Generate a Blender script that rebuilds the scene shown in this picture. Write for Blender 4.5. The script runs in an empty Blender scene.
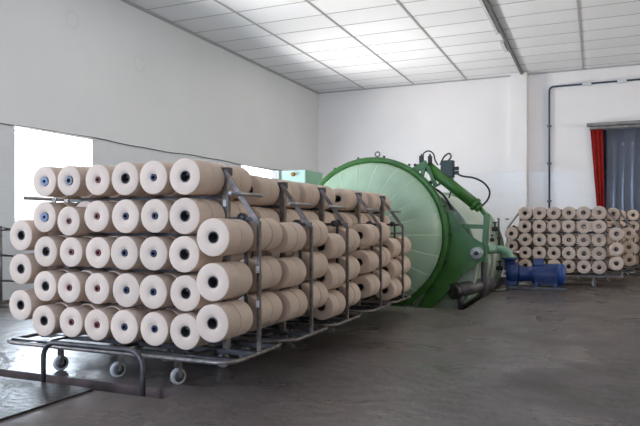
import bpy, bmesh, math, random
from mathutils import Vector, Matrix
random.seed(7)
S = bpy.context.scene
COL = S.collection
PI = math.pi
F = 638.0; TH = math.atan(276/638); CS, SN = math.cos(TH), math.sin(TH)
HZ = 226.0

def at(u, v, Y):
    """point on the vertical plane at distance Y seen at photo position u, v"""
    k = (u-320)/F
    fwd = Y/(k*SN+CS)
    return Vector((fwd*(k*CS-SN), Y, 1+(HZ-v)*fwd/F))

# ---------------------------------------------------------------- materials
def mat(name, col, rough=.5, metal=0., noise=0., nscale=8., bump=0., bscale=60., spec=.5, col2=None, coord='Object', coat=0.):
    m = bpy.data.materials.new(name); m.use_nodes = True
    nt = m.node_tree; b = nt.nodes['Principled BSDF']
    b.inputs['Base Color'].default_value = (*col, 1)
    b.inputs['Roughness'].default_value = rough
    b.inputs['Metallic'].default_value = metal
    b.inputs['Specular IOR Level'].default_value = spec
    if coat: b.inputs['Coat Weight'].default_value = coat
    tc = nt.nodes.new('ShaderNodeTexCoord')
    if noise or col2:
        n = nt.nodes.new('ShaderNodeTexNoise'); n.inputs['Scale'].default_value = nscale; n.inputs['Detail'].default_value = 5
        nt.links.new(tc.outputs[coord], n.inputs['Vector'])
        r = nt.nodes.new('ShaderNodeValToRGB')
        c2 = col2 or tuple(max(0, c*(1-noise)) for c in col)
        c1 = col if col2 else tuple(min(1, c*(1+noise*.5)) for c in col)
        r.color_ramp.elements[0].position = .35; r.color_ramp.elements[0].color = (*c2, 1)
        r.color_ramp.elements[1].position = .65; r.color_ramp.elements[1].color = (*c1, 1)
        nt.links.new(n.outputs['Fac'], r.inputs['Fac']); nt.links.new(r.outputs['Color'], b.inputs['Base Color'])
    if bump:
        n2 = nt.nodes.new('ShaderNodeTexNoise'); n2.inputs['Scale'].default_value = bscale; n2.inputs['Detail'].default_value = 4
        nt.links.new(tc.outputs[coord], n2.inputs['Vector'])
        bp = nt.nodes.new('ShaderNodeBump'); bp.inputs['Strength'].default_value = bump; bp.inputs['Distance'].default_value = .01
        nt.links.new(n2.outputs['Fac'], bp.inputs['Height']); nt.links.new(bp.outputs['Normal'], b.inputs['Normal'])
    return m

def yarn_mat(name, col):
    m = mat(name, col, .85, spec=.2)
    nt = m.node_tree; b = nt.nodes['Principled BSDF']
    tc = nt.nodes.new('ShaderNodeTexCoord')
    sp = nt.nodes.new('ShaderNodeSeparateXYZ'); nt.links.new(tc.outputs['Object'], sp.inputs[0])
    # distance from the axis: concentric turns on the end faces
    mx = nt.nodes.new('ShaderNodeMath'); mx.operation = 'MULTIPLY'; nt.links.new(sp.outputs['X'], mx.inputs[0]); nt.links.new(sp.outputs['X'], mx.inputs[1])
    mz = nt.nodes.new('ShaderNodeMath'); mz.operation = 'MULTIPLY'; nt.links.new(sp.outputs['Z'], mz.inputs[0]); nt.links.new(sp.outputs['Z'], mz.inputs[1])
    ad = nt.nodes.new('ShaderNodeMath'); ad.operation = 'ADD'; nt.links.new(mx.outputs[0], ad.inputs[0]); nt.links.new(mz.outputs[0], ad.inputs[1])
    sq = nt.nodes.new('ShaderNodeMath'); sq.operation = 'SQRT'; nt.links.new(ad.outputs[0], sq.inputs[0])
    ay = nt.nodes.new('ShaderNodeMath'); ay.operation = 'ADD'; nt.links.new(sq.outputs[0], ay.inputs[0]); nt.links.new(sp.outputs['Y'], ay.inputs[1])
    ml = nt.nodes.new('ShaderNodeMath'); ml.operation = 'MULTIPLY'; ml.inputs[1].default_value = 620; nt.links.new(ay.outputs[0], ml.inputs[0])
    si = nt.nodes.new('ShaderNodeMath'); si.operation = 'SINE'; nt.links.new(ml.outputs[0], si.inputs[0])
    bp = nt.nodes.new('ShaderNodeBump'); bp.inputs['Strength'].default_value = .12; bp.inputs['Distance'].default_value = .002
    nt.links.new(si.outputs[0], bp.inputs['Height']); nt.links.new(bp.outputs['Normal'], b.inputs['Normal'])
    oi = nt.nodes.new('ShaderNodeObjectInfo')
    r = nt.nodes.new('ShaderNodeValToRGB')
    r.color_ramp.elements[0].color = (*[c*.93 for c in col], 1); r.color_ramp.elements[1].color = (*[min(1, c*1.04) for c in col], 1)
    nt.links.new(oi.outputs['Random'], r.inputs['Fac']); nt.links.new(r.outputs['Color'], b.inputs['Base Color'])
    return m

M = {}
M['yarn'] = yarn_mat('cream_yarn', (.66, .515, .41))
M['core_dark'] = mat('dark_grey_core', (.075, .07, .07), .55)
M['core_grey'] = mat('grey_core', (.12, .14, .18), .5)
M['core_blue'] = mat('pale_blue_core', (.085, .125, .22), .5)
M['core_red'] = mat('red_core', (.13, .014, .022), .5)
M['core_navy'] = mat('navy_core', (.008, .016, .05), .5)
M['steel'] = mat('dull_steel', (.22, .19, .17), .42, .55, noise=.35, nscale=20)
M['steel_dark'] = mat('dark_steel', (.085, .08, .08), .45, .6, noise=.4, nscale=14)
M['steel_bright'] = mat('bright_steel', (.33, .32, .31), .35, .7, noise=.2, nscale=25)
M['wheel'] = mat('grey_castor_tyre', (.42, .41, .40), .55)
M['hub'] = mat('castor_hub', (.08, .08, .08), .5, .4)
M['green'] = mat('green_enamel', (.040, .150, .022), .42, noise=.25, nscale=5, bump=.05, bscale=25)
M['green_dark'] = mat('dark_green_enamel', (.016, .060, .020), .45, noise=.3, nscale=6)
M['mint'] = mat('mint_enamel', (.38, .53, .37), .36, noise=.10, nscale=3, bump=.08, bscale=6)
M['mint_seam'] = mat('pale_mint_seam', (.60, .76, .60), .4)
M['shell'] = mat('pale_vessel_cladding', (.46, .54, .43), .42, noise=.12, nscale=3, bump=.06, bscale=8)
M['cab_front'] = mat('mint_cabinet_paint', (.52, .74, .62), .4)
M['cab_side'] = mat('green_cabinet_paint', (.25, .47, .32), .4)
M['brass'] = mat('orange_brass', (.50, .22, .04), .4, .3)
M['valve'] = mat('dark_green_valve_metal', (.02, .04, .028), .5)
M['black'] = mat('black_rubber', (.012, .012, .013), .5)
M['grey_pipe'] = mat('grey_pipe', (.11, .105, .10), .45, .3, noise=.25, nscale=10)
M['disc'] = mat('pale_grey_disc', (.40, .44, .43), .4, .2)
M['blue'] = mat('blue_motor_paint', (.010, .035, .15), .42, noise=.3, nscale=14, bump=.06, bscale=30)
M['blue2'] = mat('blue_cap_paint', (.015, .055, .20), .4)
M['pipe_green'] = mat('pale_green_pipe', (.22, .38, .27), .45)
M['blue_pipe'] = mat('slate_blue_pipe', (.03, .055, .095), .5)
M['red'] = mat('red_cloth', (.52, .022, .012), .75, noise=.2, nscale=12)
M['lintel'] = mat('grey_lintel', (.26, .25, .23), .5, .2, noise=.3, nscale=6)
M['tbar'] = mat('ceiling_bar', (.40, .395, .39), .5)
M['conduit'] = mat('dark_conduit', (.10, .10, .105), .45)
M['trunk'] = mat('white_trunking', (.62, .62, .61), .5)
M['frame_white'] = mat('white_window_frame', (.78, .80, .82), .4)
M['plate'] = mat('floor_plate_steel', (.045, .040, .038), .36, .25, noise=.5, nscale=5, bump=.6, bscale=22)
M['pit'] = mat('rusty_pit_wall', (.080, .050, .044), .8, noise=.5, nscale=5, bump=.4, bscale=25)
M['passage'] = mat('blue_grey_passage_paint', (.30, .34, .42), .8, noise=.2, nscale=2)
M['cable'] = mat('dark_wall_cable', (.12, .115, .11), .6)
M['crate'] = mat('slate_blue_sheet', (.05, .08, .15), .7)

def wall_mat(name, col, tilecol, dado=2.33, horiz='Y', stamps=()):
    m = bpy.data.materials.new(name); m.use_nodes = True
    nt = m.node_tree; b = nt.nodes['Principled BSDF']; L = nt.links
    tc = nt.nodes.new('ShaderNodeTexCoord')
    sp = nt.nodes.new('ShaderNodeSeparateXYZ'); L.new(tc.outputs['Object'], sp.inputs[0])
    n = nt.nodes.new('ShaderNodeTexNoise'); n.inputs['Scale'].default_value = .9; n.inputs['Detail'].default_value = 6
    L.new(tc.outputs['Object'], n.inputs['Vector'])
    r = nt.nodes.new('ShaderNodeValToRGB')
    r.color_ramp.elements[0].position = .3; r.color_ramp.elements[0].color = (*[c*.95 for c in col], 1)
    r.color_ramp.elements[1].position = .7; r.color_ramp.elements[1].color = (*col, 1)
    L.new(n.outputs['Fac'], r.inputs['Fac'])
    # tiled dado: joints every 0.30 m
    br = nt.nodes.new('ShaderNodeTexBrick'); br.offset = 0; br.inputs['Scale'].default_value = 1
    br.inputs['Brick Width'].default_value = .36; br.inputs['Row Height'].default_value = .29; br.inputs['Mortar Size'].default_value = .005
    br.inputs['Color1'].default_value = (*tilecol, 1); br.inputs['Color2'].default_value = (*[c*.97 for c in tilecol], 1)
    br.inputs['Mortar'].default_value = (*[c*.93 for c in tilecol], 1)
    cb = nt.nodes.new('ShaderNodeCombineXYZ'); L.new(sp.outputs[horiz], cb.inputs['X']); L.new(sp.outputs['Z'], cb.inputs['Y'])
    L.new(cb.outputs[0], br.inputs['Vector'])
    lt = nt.nodes.new('ShaderNodeMath'); lt.operation = 'LESS_THAN'; lt.inputs[1].default_value = dado
    L.new(sp.outputs['Z'], lt.inputs[0])
    mx = nt.nodes.new('ShaderNodeMix'); mx.data_type = 'RGBA'
    L.new(lt.outputs[0], mx.inputs['Factor']); L.new(r.outputs['Color'], mx.inputs[6]); L.new(br.outputs['Color'], mx.inputs[7])
    out = mx.outputs[2]
    for (h, z, rad) in stamps:      # faint round marks with a shape of their own
        vm = nt.nodes.new('ShaderNodeVectorMath'); vm.operation = 'DISTANCE'
        c2 = nt.nodes.new('ShaderNodeCombineXYZ'); L.new(sp.outputs[horiz], c2.inputs['X']); L.new(sp.outputs['Z'], c2.inputs['Y'])
        L.new(c2.outputs[0], vm.inputs[0]); vm.inputs[1].default_value = (h, z, 0)
        su = nt.nodes.new('ShaderNodeMath'); su.operation = 'SUBTRACT'; su.inputs[1].default_value = rad; L.new(vm.outputs['Value'], su.inputs[0])
        ab = nt.nodes.new('ShaderNodeMath'); ab.operation = 'ABSOLUTE'; L.new(su.outputs[0], ab.inputs[0])
        l2 = nt.nodes.new('ShaderNodeMath'); l2.operation = 'LESS_THAN'; l2.inputs[1].default_value = .018; L.new(ab.outputs[0], l2.inputs[0])
        m2 = nt.nodes.new('ShaderNodeMath'); m2.operation = 'MULTIPLY'; m2.inputs[1].default_value = .10; L.new(l2.outputs[0], m2.inputs[0])
        mm = nt.nodes.new('ShaderNodeMix'); mm.data_type = 'RGBA'; mm.inputs[7].default_value = (.35, .33, .31, 1)
        L.new(m2.outputs[0], mm.inputs['Factor']); L.new(out, mm.inputs[6]); out = mm.outputs[2]
    L.new(out, b.inputs['Base Color'])
    ro = nt.nodes.new('ShaderNodeMapRange'); ro.inputs['To Min'].default_value = .6; ro.inputs['To Max'].default_value = .28
    L.new(lt.outputs[0], ro.inputs['Value']); L.new(ro.outputs[0], b.inputs['Roughness'])
    return m
M['wall_l'] = wall_mat('left_wall_paint', (.75, .745, .73), (.70, .70, .70), stamps=((7.2, 4.05, .12), (8.7, 3.75, .13)))
M['wall_b'] = wall_mat('back_wall_paint', (.86, .815, .78), (.79, .76, .73), horiz='X')
M['wall_o'] = mat('plain_wall_paint', (.34, .32, .30), .6)

def floor_mat():
    m = bpy.data.materials.new('worn_concrete_floor'); m.use_nodes = True
    nt = m.node_tree; b = nt.nodes['Principled BSDF']; L = nt.links
    tc = nt.nodes.new('ShaderNodeTexCoord')
    n = nt.nodes.new('ShaderNodeTexNoise'); n.inputs['Scale'].default_value = .8; n.inputs['Detail'].default_value = 8; n.inputs['Roughness'].default_value = .62
    n3 = nt.nodes.new('ShaderNodeTexNoise'); n3.inputs['Scale'].default_value = 34; n3.inputs['Detail'].default_value = 4
    mp = nt.nodes.new('ShaderNodeMapping'); mp.inputs['Scale'].default_value = (1, .55, 1); mp.inputs['Rotation'].default_value = (0, 0, .5)
    L.new(tc.outputs['Object'], mp.inputs[0]); L.new(mp.outputs[0], n.inputs['Vector']); L.new(tc.outputs['Object'], n3.inputs['Vector'])
    r = nt.nodes.new('ShaderNodeValToRGB')
    r.color_ramp.elements[0].position = .32; r.color_ramp.elements[0].color = (.056, .046, .042, 1)
    r.color_ramp.elements[1].position = .68; r.color_ramp.elements[1].color = (.140, .112, .098, 1)
    L.new(n.outputs['Fac'], r.inputs['Fac'])
    r3 = nt.nodes.new('ShaderNodeValToRGB')     # sparse pale specks of dust and lint
    r3.color_ramp.elements[0].position = .70; r3.color_ramp.elements[0].color = (0, 0, 0, 1)
    r3.color_ramp.elements[1].position = .78; r3.color_ramp.elements[1].color = (1, 1, 1, 1)
    L.new(n3.outputs['Fac'], r3.inputs['Fac'])
    mx = nt.nodes.new('ShaderNodeMix'); mx.data_type = 'RGBA'; mx.inputs[7].default_value = (.26, .24, .22, 1)
    L.new(r3.outputs['Color'], mx.inputs['Factor']); L.new(r.outputs['Color'], mx.inputs[6]); L.new(mx.outputs[2], b.inputs['Base Color'])
    n4 = nt.nodes.new('ShaderNodeTexNoise'); n4.inputs['Scale'].default_value = 1.6; n4.inputs['Detail'].default_value = 6
    L.new(tc.outputs['Object'], n4.inputs['Vector'])
    mr = nt.nodes.new('ShaderNodeMapRange'); mr.inputs['From Min'].default_value = .35; mr.inputs['From Max'].default_value = .65
    mr.inputs['To Min'].default_value = .22; mr.inputs['To Max'].default_value = .55
    L.new(n4.outputs['Fac'], mr.inputs['Value']); L.new(mr.outputs[0], b.inputs['Roughness'])
    bp = nt.nodes.new('ShaderNodeBump'); bp.inputs['Strength'].default_value = .45; bp.inputs['Distance'].default_value = .02
    n5 = nt.nodes.new('ShaderNodeTexNoise'); n5.inputs['Scale'].default_value = 9; n5.inputs['Detail'].default_value = 6
    L.new(tc.outputs['Object'], n5.inputs['Vector']); L.new(n5.outputs['Fac'], bp.inputs['Height']); L.new(bp.outputs['Normal'], b.inputs['Normal'])
    b.inputs['Specular IOR Level'].default_value = .5
    return m
M['floor'] = floor_mat()

def ceil_mat():
    m = bpy.data.materials.new('satin_ceiling_tiles'); m.use_nodes = True
    nt = m.node_tree; b = nt.nodes['Principled BSDF']; L = nt.links
    tc = nt.nodes.new('ShaderNodeTexCoord')
    sp = nt.nodes.new('ShaderNodeSeparateXYZ'); L.new(tc.outputs['Object'], sp.inputs[0])
    def cell(o, off, w):
        a = nt.nodes.new('ShaderNodeMath'); a.operation = 'SUBTRACT'; a.inputs[1].default_value = off; L.new(o, a.inputs[0])
        d = nt.nodes.new('ShaderNodeMath'); d.operation = 'DIVIDE'; d.inputs[1].default_value = w; L.new(a.outputs[0], d.inputs[0])
        f = nt.nodes.new('ShaderNodeMath'); f.operation = 'FLOOR'; L.new(d.outputs[0], f.inputs[0]); return f.outputs[0]
    cb = nt.nodes.new('ShaderNodeCombineXYZ'); L.new(cell(sp.outputs['X'], -7.1, 1.365), cb.inputs['X']); L.new(cell(sp.outputs['Y'], 8.86, .714), cb.inputs['Y'])
    wn = nt.nodes.new('ShaderNodeTexWhiteNoise'); wn.noise_dimensions = '3D'; L.new(cb.outputs[0], wn.inputs['Vector'])
    r = nt.nodes.new('ShaderNodeValToRGB')
    r.color_ramp.elements[0].color = (.80, .795, .79, 1); r.color_ramp.elements[1].color = (.88, .875, .87, 1)
    L.new(wn.outputs['Value'], r.inputs['Fac']); L.new(r.outputs['Color'], b.inputs['Base Color'])
    b.inputs['Roughness'].default_value = .42
    return m
M['ceil'] = ceil_mat()

def glass_mat(name, tint, gl=.12, tr=.9):
    m = bpy.data.materials.new(name); m.use_nodes = True
    nt = m.node_tree; nt.nodes.clear(); L = nt.links
    o = nt.nodes.new('ShaderNodeOutputMaterial'); mx = nt.nodes.new('ShaderNodeMixShader'); mx.inputs[0].default_value = gl
    t = nt.nodes.new('ShaderNodeBsdfTransparent'); t.inputs[0].default_value = (*tint, 1)
    g = nt.nodes.new('ShaderNodeBsdfGlossy'); g.inputs['Roughness'].default_value = .05
    L.new(t.outputs[0], mx.inputs[1]); L.new(g.outputs[0], mx.inputs[2]); L.new(mx.outputs[0], o.inputs[0])
    return m
M['glass'] = glass_mat('window_glass', (.97, .99, 1), .06)
def strip_mat():
    m = bpy.data.materials.new('cloudy_pvc_strip'); m.use_nodes = True
    nt = m.node_tree; L = nt.links; b = nt.nodes['Principled BSDF']; o = nt.nodes['Material Output']
    b.inputs['Base Color'].default_value = (.31, .33, .38, 1); b.inputs['Roughness'].default_value = .16
    mx = nt.nodes.new('ShaderNodeMixShader'); mx.inputs[0].default_value = .55
    t = nt.nodes.new('ShaderNodeBsdfTransparent'); t.inputs[0].default_value = (.8, .87, 1, 1)
    L.new(t.outputs[0], mx.inputs[1]); L.new(b.outputs[0], mx.inputs[2]); L.new(mx.outputs[0], o.inputs[0])
    return m
M['strip'] = strip_mat()

# ---------------------------------------------------------------- mesh helpers
class MB:
    def __init__(s): s.bm = bmesh.new(); s.mi = 0
    def box(s, x0, x1, y0, y1, z0, z1, bev=0., mi=None):
        v = [s.bm.verts.new((x, y, z)) for x in (x0, x1) for y in (y0, y1) for z in (z0, z1)]
        fs = [s.bm.faces.new([v[i] for i in q]) for q in ((0,1,3,2), (4,6,7,5), (0,4,5,1), (2,3,7,6), (0,2,6,4), (1,5,7,3))]
        for f in fs: f.material_index = s.mi if mi is None else mi
        if bev:
            es = list({e for f in fs for e in f.edges})
            bmesh.ops.bevel(s.bm, geom=es, offset=bev, segments=2, affect='EDGES', profile=.5)
        return s
    def tube(s, pts, r, n=10, closed=False, cap=True, r2=None):
        pts = [Vector(p) for p in pts]; N = len(pts); rings = []
        up = None
        for i, p in enumerate(pts):
            if closed: t = (pts[(i+1) % N]-pts[i-1]).normalized()
            else: t = (pts[min(i+1, N-1)]-pts[max(i-1, 0)]).normalized()
            if up is None:
                up = Vector((0, 0, 1)) if abs(t.z) < .9 else Vector((1, 0, 0))
            a = (up-t*up.dot(t)).normalized(); up = a; b = t.cross(a)
            rr = r if r2 is None else r+(r2-r)*i/(N-1)
            rings.append([s.bm.verts.new(p+a*rr*math.cos(2*PI*k/n)+b*rr*math.sin(2*PI*k/n)) for k in range(n)])
        M_ = N if closed else N-1
        for i in range(M_):
            A, B = rings[i], rings[(i+1) % N]
            for k in range(n):
                f = s.bm.faces.new((A[k], A[(k+1) % n], B[(k+1) % n], B[k])); f.smooth = True; f.material_index = s.mi
        if cap and not closed:
            for R_, rev in ((rings[0], True), (rings[-1], False)):
                f = s.bm.faces.new(list(reversed(R_)) if rev else R_); f.material_index = s.mi
        return s
    def lathe(s, prof, n=32, axis='Y', c=(0, 0, 0), closed=False, smooth=True, a0=0., a1=2*PI):
        """prof: list of (radius, along)."""
        c = Vector(c); full = abs(a1-a0-2*PI) < 1e-6; nn = n if full else n+1; rings = []
        for (r, h) in prof:
            ring = []
            for k in range(nn):
                a = a0+(a1-a0)*k/n; x, z = r*math.cos(a), r*math.sin(a)
                ring.append(s.bm.verts.new(c+Vector({'Y': (x, h, z), 'Z': (x, z, h), 'X': (h, x, z)}[axis])))
            rings.append(ring)
        P = len(prof)
        for i in range(P if closed else P-1):
            A, B = rings[i], rings[(i+1) % P]
            for k in range(n if full else n):
                q = (A[k], A[(k+1) % nn], B[(k+1) % nn], B[k])
                try: f = s.bm.faces.new(q); f.smooth = smooth; f.material_index = s.mi
                except ValueError: pass
        return s
    def disc(s, r, h, n=32, axis='Y', c=(0, 0, 0)):
        c = Vector(c)
        f = s.bm.faces.new([s.bm.verts.new(c+Vector({'Y': (r*math.cos(2*PI*k/n), h, r*math.sin(2*PI*k/n)), 'Z': (r*math.cos(2*PI*k/n), r*math.sin(2*PI*k/n), h), 'X': (h, r*math.cos(2*PI*k/n), r*math.sin(2*PI*k/n))}[axis])) for k in range(n)])
        f.material_index = s.mi; return s
    def prism(s, pts, y0, y1, bev=0.):
        """polygon in the XZ plane extruded along Y"""
        a = [s.bm.verts.new((p[0], y0, p[1])) for p in pts]; b = [s.bm.verts.new((p[0], y1, p[1])) for p in pts]
        n = len(pts); fs = [s.bm.faces.new(a), s.bm.faces.new(list(reversed(b)))]
        for i in range(n): fs.append(s.bm.faces.new((a[i], b[i], b[(i+1) % n], a[(i+1) % n])))
        for f in fs: f.material_index = s.mi
        if bev:
            bmesh.ops.bevel(s.bm, geom=list(set(fs[0].edges) | set(fs[1].edges)), offset=bev, segments=2, affect='EDGES')
        return s
    def bar(s, p, q, w, d):
        """rectangular bar from p to q"""
        p, q = Vector(p), Vector(q); t = (q-p).normalized()
        ref = Vector((0, 1, 0)) if abs(t.y) < .9 else Vector((0, 0, 1))
        a = t.cross(ref).normalized()*w/2; b = t.cross(a).normalized()*d/2
        v = [s.bm.verts.new(o+sa*a+sb*b) for o in (p, q) for sa, sb in ((-1, -1), (1, -1), (1, 1), (-1, 1))]
        for i in ((0, 3, 2, 1), (4, 5, 6, 7), (0, 1, 5, 4), (1, 2, 6, 5), (2, 3, 7, 6), (3, 0, 4, 7)):
            f = s.bm.faces.new([v[k] for k in i]); f.material_index = s.mi
        return s
    def mesh(s, name, mats):
        bmesh.ops.recalc_face_normals(s.bm, faces=s.bm.faces)
        me = bpy.data.meshes.new(name); s.bm.to_mesh(me); s.bm.free()
        for m in (mats if isinstance(mats, (list, tuple)) else [mats]): me.materials.append(m)
        return me
    def build(s, name, mats, parent=None):
        return link(name, s.mesh(name, mats), parent)

def link(name, me, parent=None, loc=None):
    o = bpy.data.objects.new(name, me); COL.objects.link(o)
    if parent: o.parent = parent
    if loc is not None: o.location = loc
    return o
def rebase(o, base):
    """move the origin of a freshly built mesh object to base"""
    base = Vector(base); o.data.transform(Matrix.Translation(-base)); o.location = base
def tag(o, label, cat, group=None, kind=None):
    o['label'] = label; o['category'] = cat
    if group: o['group'] = group
    if kind: o['kind'] = kind
    return o
def empty(name, loc=(0, 0, 0)):
    o = bpy.data.objects.new(name, None); COL.objects.link(o); o.location = loc; o.empty_display_size = .1
    return o
class PB(MB):
    """mesh builder whose world coordinates are re-expressed in the parent's frame"""
    def build(s, name, mats, parent=None, root=None):
        o = super().build(name, mats, parent)
        r = root or parent
        if r is not None: o.data.transform(Matrix.Translation(-r.location))
        return o
def struct(name, mb, m, parent=None):
    o = mb.build(name, m, parent)
    if not parent: o['kind'] = 'structure'
    return o
def copy_tree(o, parent=None):
    c = o.copy(); COL.objects.link(c)
    if parent: c.parent = parent
    for ch in list(o.children): copy_tree(ch, c)
    return c

# ---------------------------------------------------------------- room
XL, XR, YB, YF, ZC = -7.1, 7.0, 16.3, -6.0, 4.71
WIN = [(.28, 1.70), (6.18, 7.60), (12.09, 13.52)]; WZ0, WZ1 = 1.05, 2.32; TW = .24
def wall_x(mb, x0, x1, y0, y1, holes):
    y = y0
    for (a, b) in holes:
        mb.box(x0, x1, y, a, 0, ZC); mb.box(x0, x1, a, b, 0, WZ0); mb.box(x0, x1, a, b, WZ1, ZC); y = b
    mb.box(x0, x1, y, y1, 0, ZC)
w = MB(); wall_x(w, XL-TW, XL, YF-TW, YB+TW, WIN); struct('wall_left', w, M['wall_l'])
RW = [(-3.0, -.8), (.6, 2.8), (4.2, 6.4), (7.8, 10.0), (11.4, 13.6)]; RZ0, RZ1 = 1.9, 3.9  # unseen right wall openings, added to let in extra light
w = MB(); y = YF-TW
for a, b in RW:
    w.box(XR, XR+TW, y, a, 0, ZC); w.box(XR, XR+TW, a, b, 0, RZ0); w.box(XR, XR+TW, a, b, RZ1, ZC); y = b
w.box(XR, XR+TW, y, YB+TW, 0, ZC); struct('wall_right', w, M['wall_o'])
DX0, DX1, DZ = .08, 1.75, 3.30
w = MB(); w.box(XL, DX0, YB, YB+TW, 0, ZC); w.box(DX1, XR, YB, YB+TW, 0, ZC); w.box(DX0, DX1, YB, YB+TW, DZ, ZC)
w.box(-1.90, -1.53, YB-.28, YB, 0, ZC)
struct('wall_back', w, M['wall_b'])
# wall behind the camera with three tall windows
FW = [(-4.5, -2.3), (-.9, 1.3), (2.6, 4.8)]; FZ0, FZ1 = .9, 3.6
w = MB(); x = XL
for a, b in FW:
    w.box(x, a, YF-TW, YF, 0, ZC); w.box(a, b, YF-TW, YF, 0, FZ0); w.box(a, b, YF-TW, YF, FZ1, ZC); x = b
w.box(x, XR, YF-TW, YF, 0, ZC); struct('wall_front', w, M['wall_o'])
# floor with the vessel pit and the narrow trench in front of the carriages
PITS = [(-4.55, -1.45, 7.66, 12.9, -.80), (-4.60, -2.30, 3.02, 3.21, -.16)]
f = MB()
def floor_cells(mb):
    xs = sorted({XL-TW, XR+TW} | {p[0] for p in PITS} | {p[1] for p in PITS})
    ys = sorted({YF-TW, YB+2.2} | {p[2] for p in PITS} | {p[3] for p in PITS})
    for i in range(len(xs)-1):
        for j in range(len(ys)-1):
            cx, cy = (xs[i]+xs[i+1])/2, (ys[j]+ys[j+1])/2
            if any(p[0] < cx < p[1] and p[2] < cy < p[3] for p in PITS): continue
            v = [mb.bm.verts.new(q) for q in ((xs[i], ys[j], 0), (xs[i+1], ys[j], 0), (xs[i+1], ys[j+1], 0), (xs[i], ys[j+1], 0))]
            mb.bm.faces.new(v)
    bmesh.ops.remove_doubles(mb.bm, verts=mb.bm.verts, dist=1e-4)
floor_cells(f)
for (a, b, c, d, z) in PITS:
    q = [(a, c), (b, c), (b, d), (a, d)]
    for i in range(4):
        p0, p1 = q[i], q[(i+1) % 4]
        fc = f.bm.faces.new([f.bm.verts.new(t) for t in ((*p0, 0), (*p1, 0), (*p1, z), (*p0, z))]); fc.material_index = 1
    fc = f.bm.faces.new([f.bm.verts.new((*t, z)) for t in q]); fc.material_index = 1
struct('floor', f, [M['floor'], M['pit']])
c = MB(); c.box(XL-TW, XR+TW, YF-TW, YB+TW, ZC, ZC+.1); struct('ceiling', c, M['ceil'])
# ceiling bars
g = MB()
for i in range(1, 11):
    x = XL+1.365*i
    if i != 4: g.box(x-.018, x+.018, YF, YB, ZC-.014, ZC)
struct('trim_1', g, M['tbar'])
g = MB(); y = 8.86-.714*20
while y < YB:
    if y > YF: g.box(XL, XR, y-.008, y+.008, ZC-.006, ZC)
    y += .714
struct('trim_2', g, M['tbar'])
g = MB(); g.box(XL, XL+.035, YF, YB, ZC-.04, ZC); g.box(XL+.035, XR, YB-.03, YB, ZC-.03, ZC); struct('trim_3', g, M['tbar'])
# windows
def window(n, x0, x1, y0, y1, z0, z1, axis):
    t = .05
    fr = MB(); gl = MB()
    def bx(mb, a0, a1, zz0, zz1, d0, d1):
        if axis == 'x': mb.box(x0+d0, x0+d1, a0, a1, zz0, zz1)
        else: mb.box(a0, a1, y0+d0, y0+d1, zz0, zz1)
    A0, A1 = (y0, y1) if axis == 'x' else (x0, x1)
    bx(fr, A0, A0+t, z0, z1, .03, .08); bx(fr, A1-t, A1, z0, z1, .03, .08)
    bx(fr, A0+t, A1-t, z0, z0+t, .03, .08); bx(fr, A0+t, A1-t, z1-t, z1, .03, .08)
    mid = (A0+A1)/2
    if n > 3: bx(fr, mid-.02, mid+.02, z0+t, z1-t, .035, .075)
    bx(gl, A0+t, A1-t, z0+t, z1-t, .052, .058)
    o = struct('window_%d' % n, fr, M['frame_white']); gl.build('pane', M['glass'], o)
for i, (a, b) in enumerate(WIN): window(i+1, XL-TW, 0, a, b, WZ0, WZ1, 'x')
for i, (a, b) in enumerate(FW): window(i+4, a, b, YF-TW, 0, FZ0, FZ1, 'y')
for i, (a, b) in enumerate(RW): window(i+7, XR+.12, 0, a, b, RZ0, RZ1, 'x')  # these right-hand windows are added, as openings for the fill lamps
# cable along the left wall at the top of the tiles
cp = []
for i in range(61):
    y = -2+i*.3
    cp.append((XL+.012, min(y, YB-.02), 2.345+.012*math.sin(y*1.9)+.006*math.sin(y*5.1)))
tag(MB().tube(cp, .008, 6).build('wall_cable', M['cable']), 'thin dark cable running along the left wall just above the window', 'cable')
# passage behind the strip door
p = MB(); p.box(DX0-.3, DX0-.2, YB+TW, YB+2.0, 0, 3.6); p.box(DX1+.2, DX1+.3, YB+TW, YB+2.0, 0, 3.6)
p.box(DX0-.3, DX1+.3, YB+2.0, YB+2.1, 0, 3.6); p.box(DX0-.3, DX1+.3, YB+TW, YB+2.1, 3.6, 3.7); struct('wall_passage', p, M['passage'])

# dark conduit and white trunking along the ceiling joint
xb = XL+1.365*4
o = empty('ceiling_conduit', (xb, YF+.2, ZC)); tag(o, 'dark steel channel running along the ceiling to the back wall pilaster', 'conduit')
PB().box(xb-.026, xb+.026, YF+.1, YB-.29, ZC-.07, ZC-.001, .006).build('channel', M['conduit'], o)
PB().box(xb-.12, xb-.06, 10.2, 12.6, ZC-.035, ZC-.001, .005).build('trunking', M['trunk'], o)
b_ = PB(); b_.box(xb-.13, xb-.055, 13.2, 13.9, ZC-.05, ZC-.001, .005); b_.build('junction_box', M['trunk'], o)

# slate blue pipe on the back wall
o = empty('wall_pipe', (-1.03, YB-.05, 0)); tag(o, 'dark slate blue pipe rising up the back wall and turning right below the ceiling', 'pipe')
pts = [(-1.03, YB-.045, .9), (-1.03, YB-.045, 4.24)]
for k in range(1, 7):
    a = PI/2*k/6; pts.append((-1.03+.10*(1-math.cos(a)), YB-.045, 4.24+.10*math.sin(a)))
pts.append((6.5, YB-.045, 4.36))
PB().tube(pts, .022, 10).build('pipe_run', M['blue_pipe'], o)
for z in (1.6, 2.5, 3.4): PB().box(-1.08, -.98, YB-.085, YB, z-.02, z+.02, .004).build('clamp', M['conduit'], o)
for x in (-.2, .55, 1.5): PB().box(x-.10, x+.10, YB-.09, YB, 4.30, 4.40, .004).build('clamp', M['trunk'], o)

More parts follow.
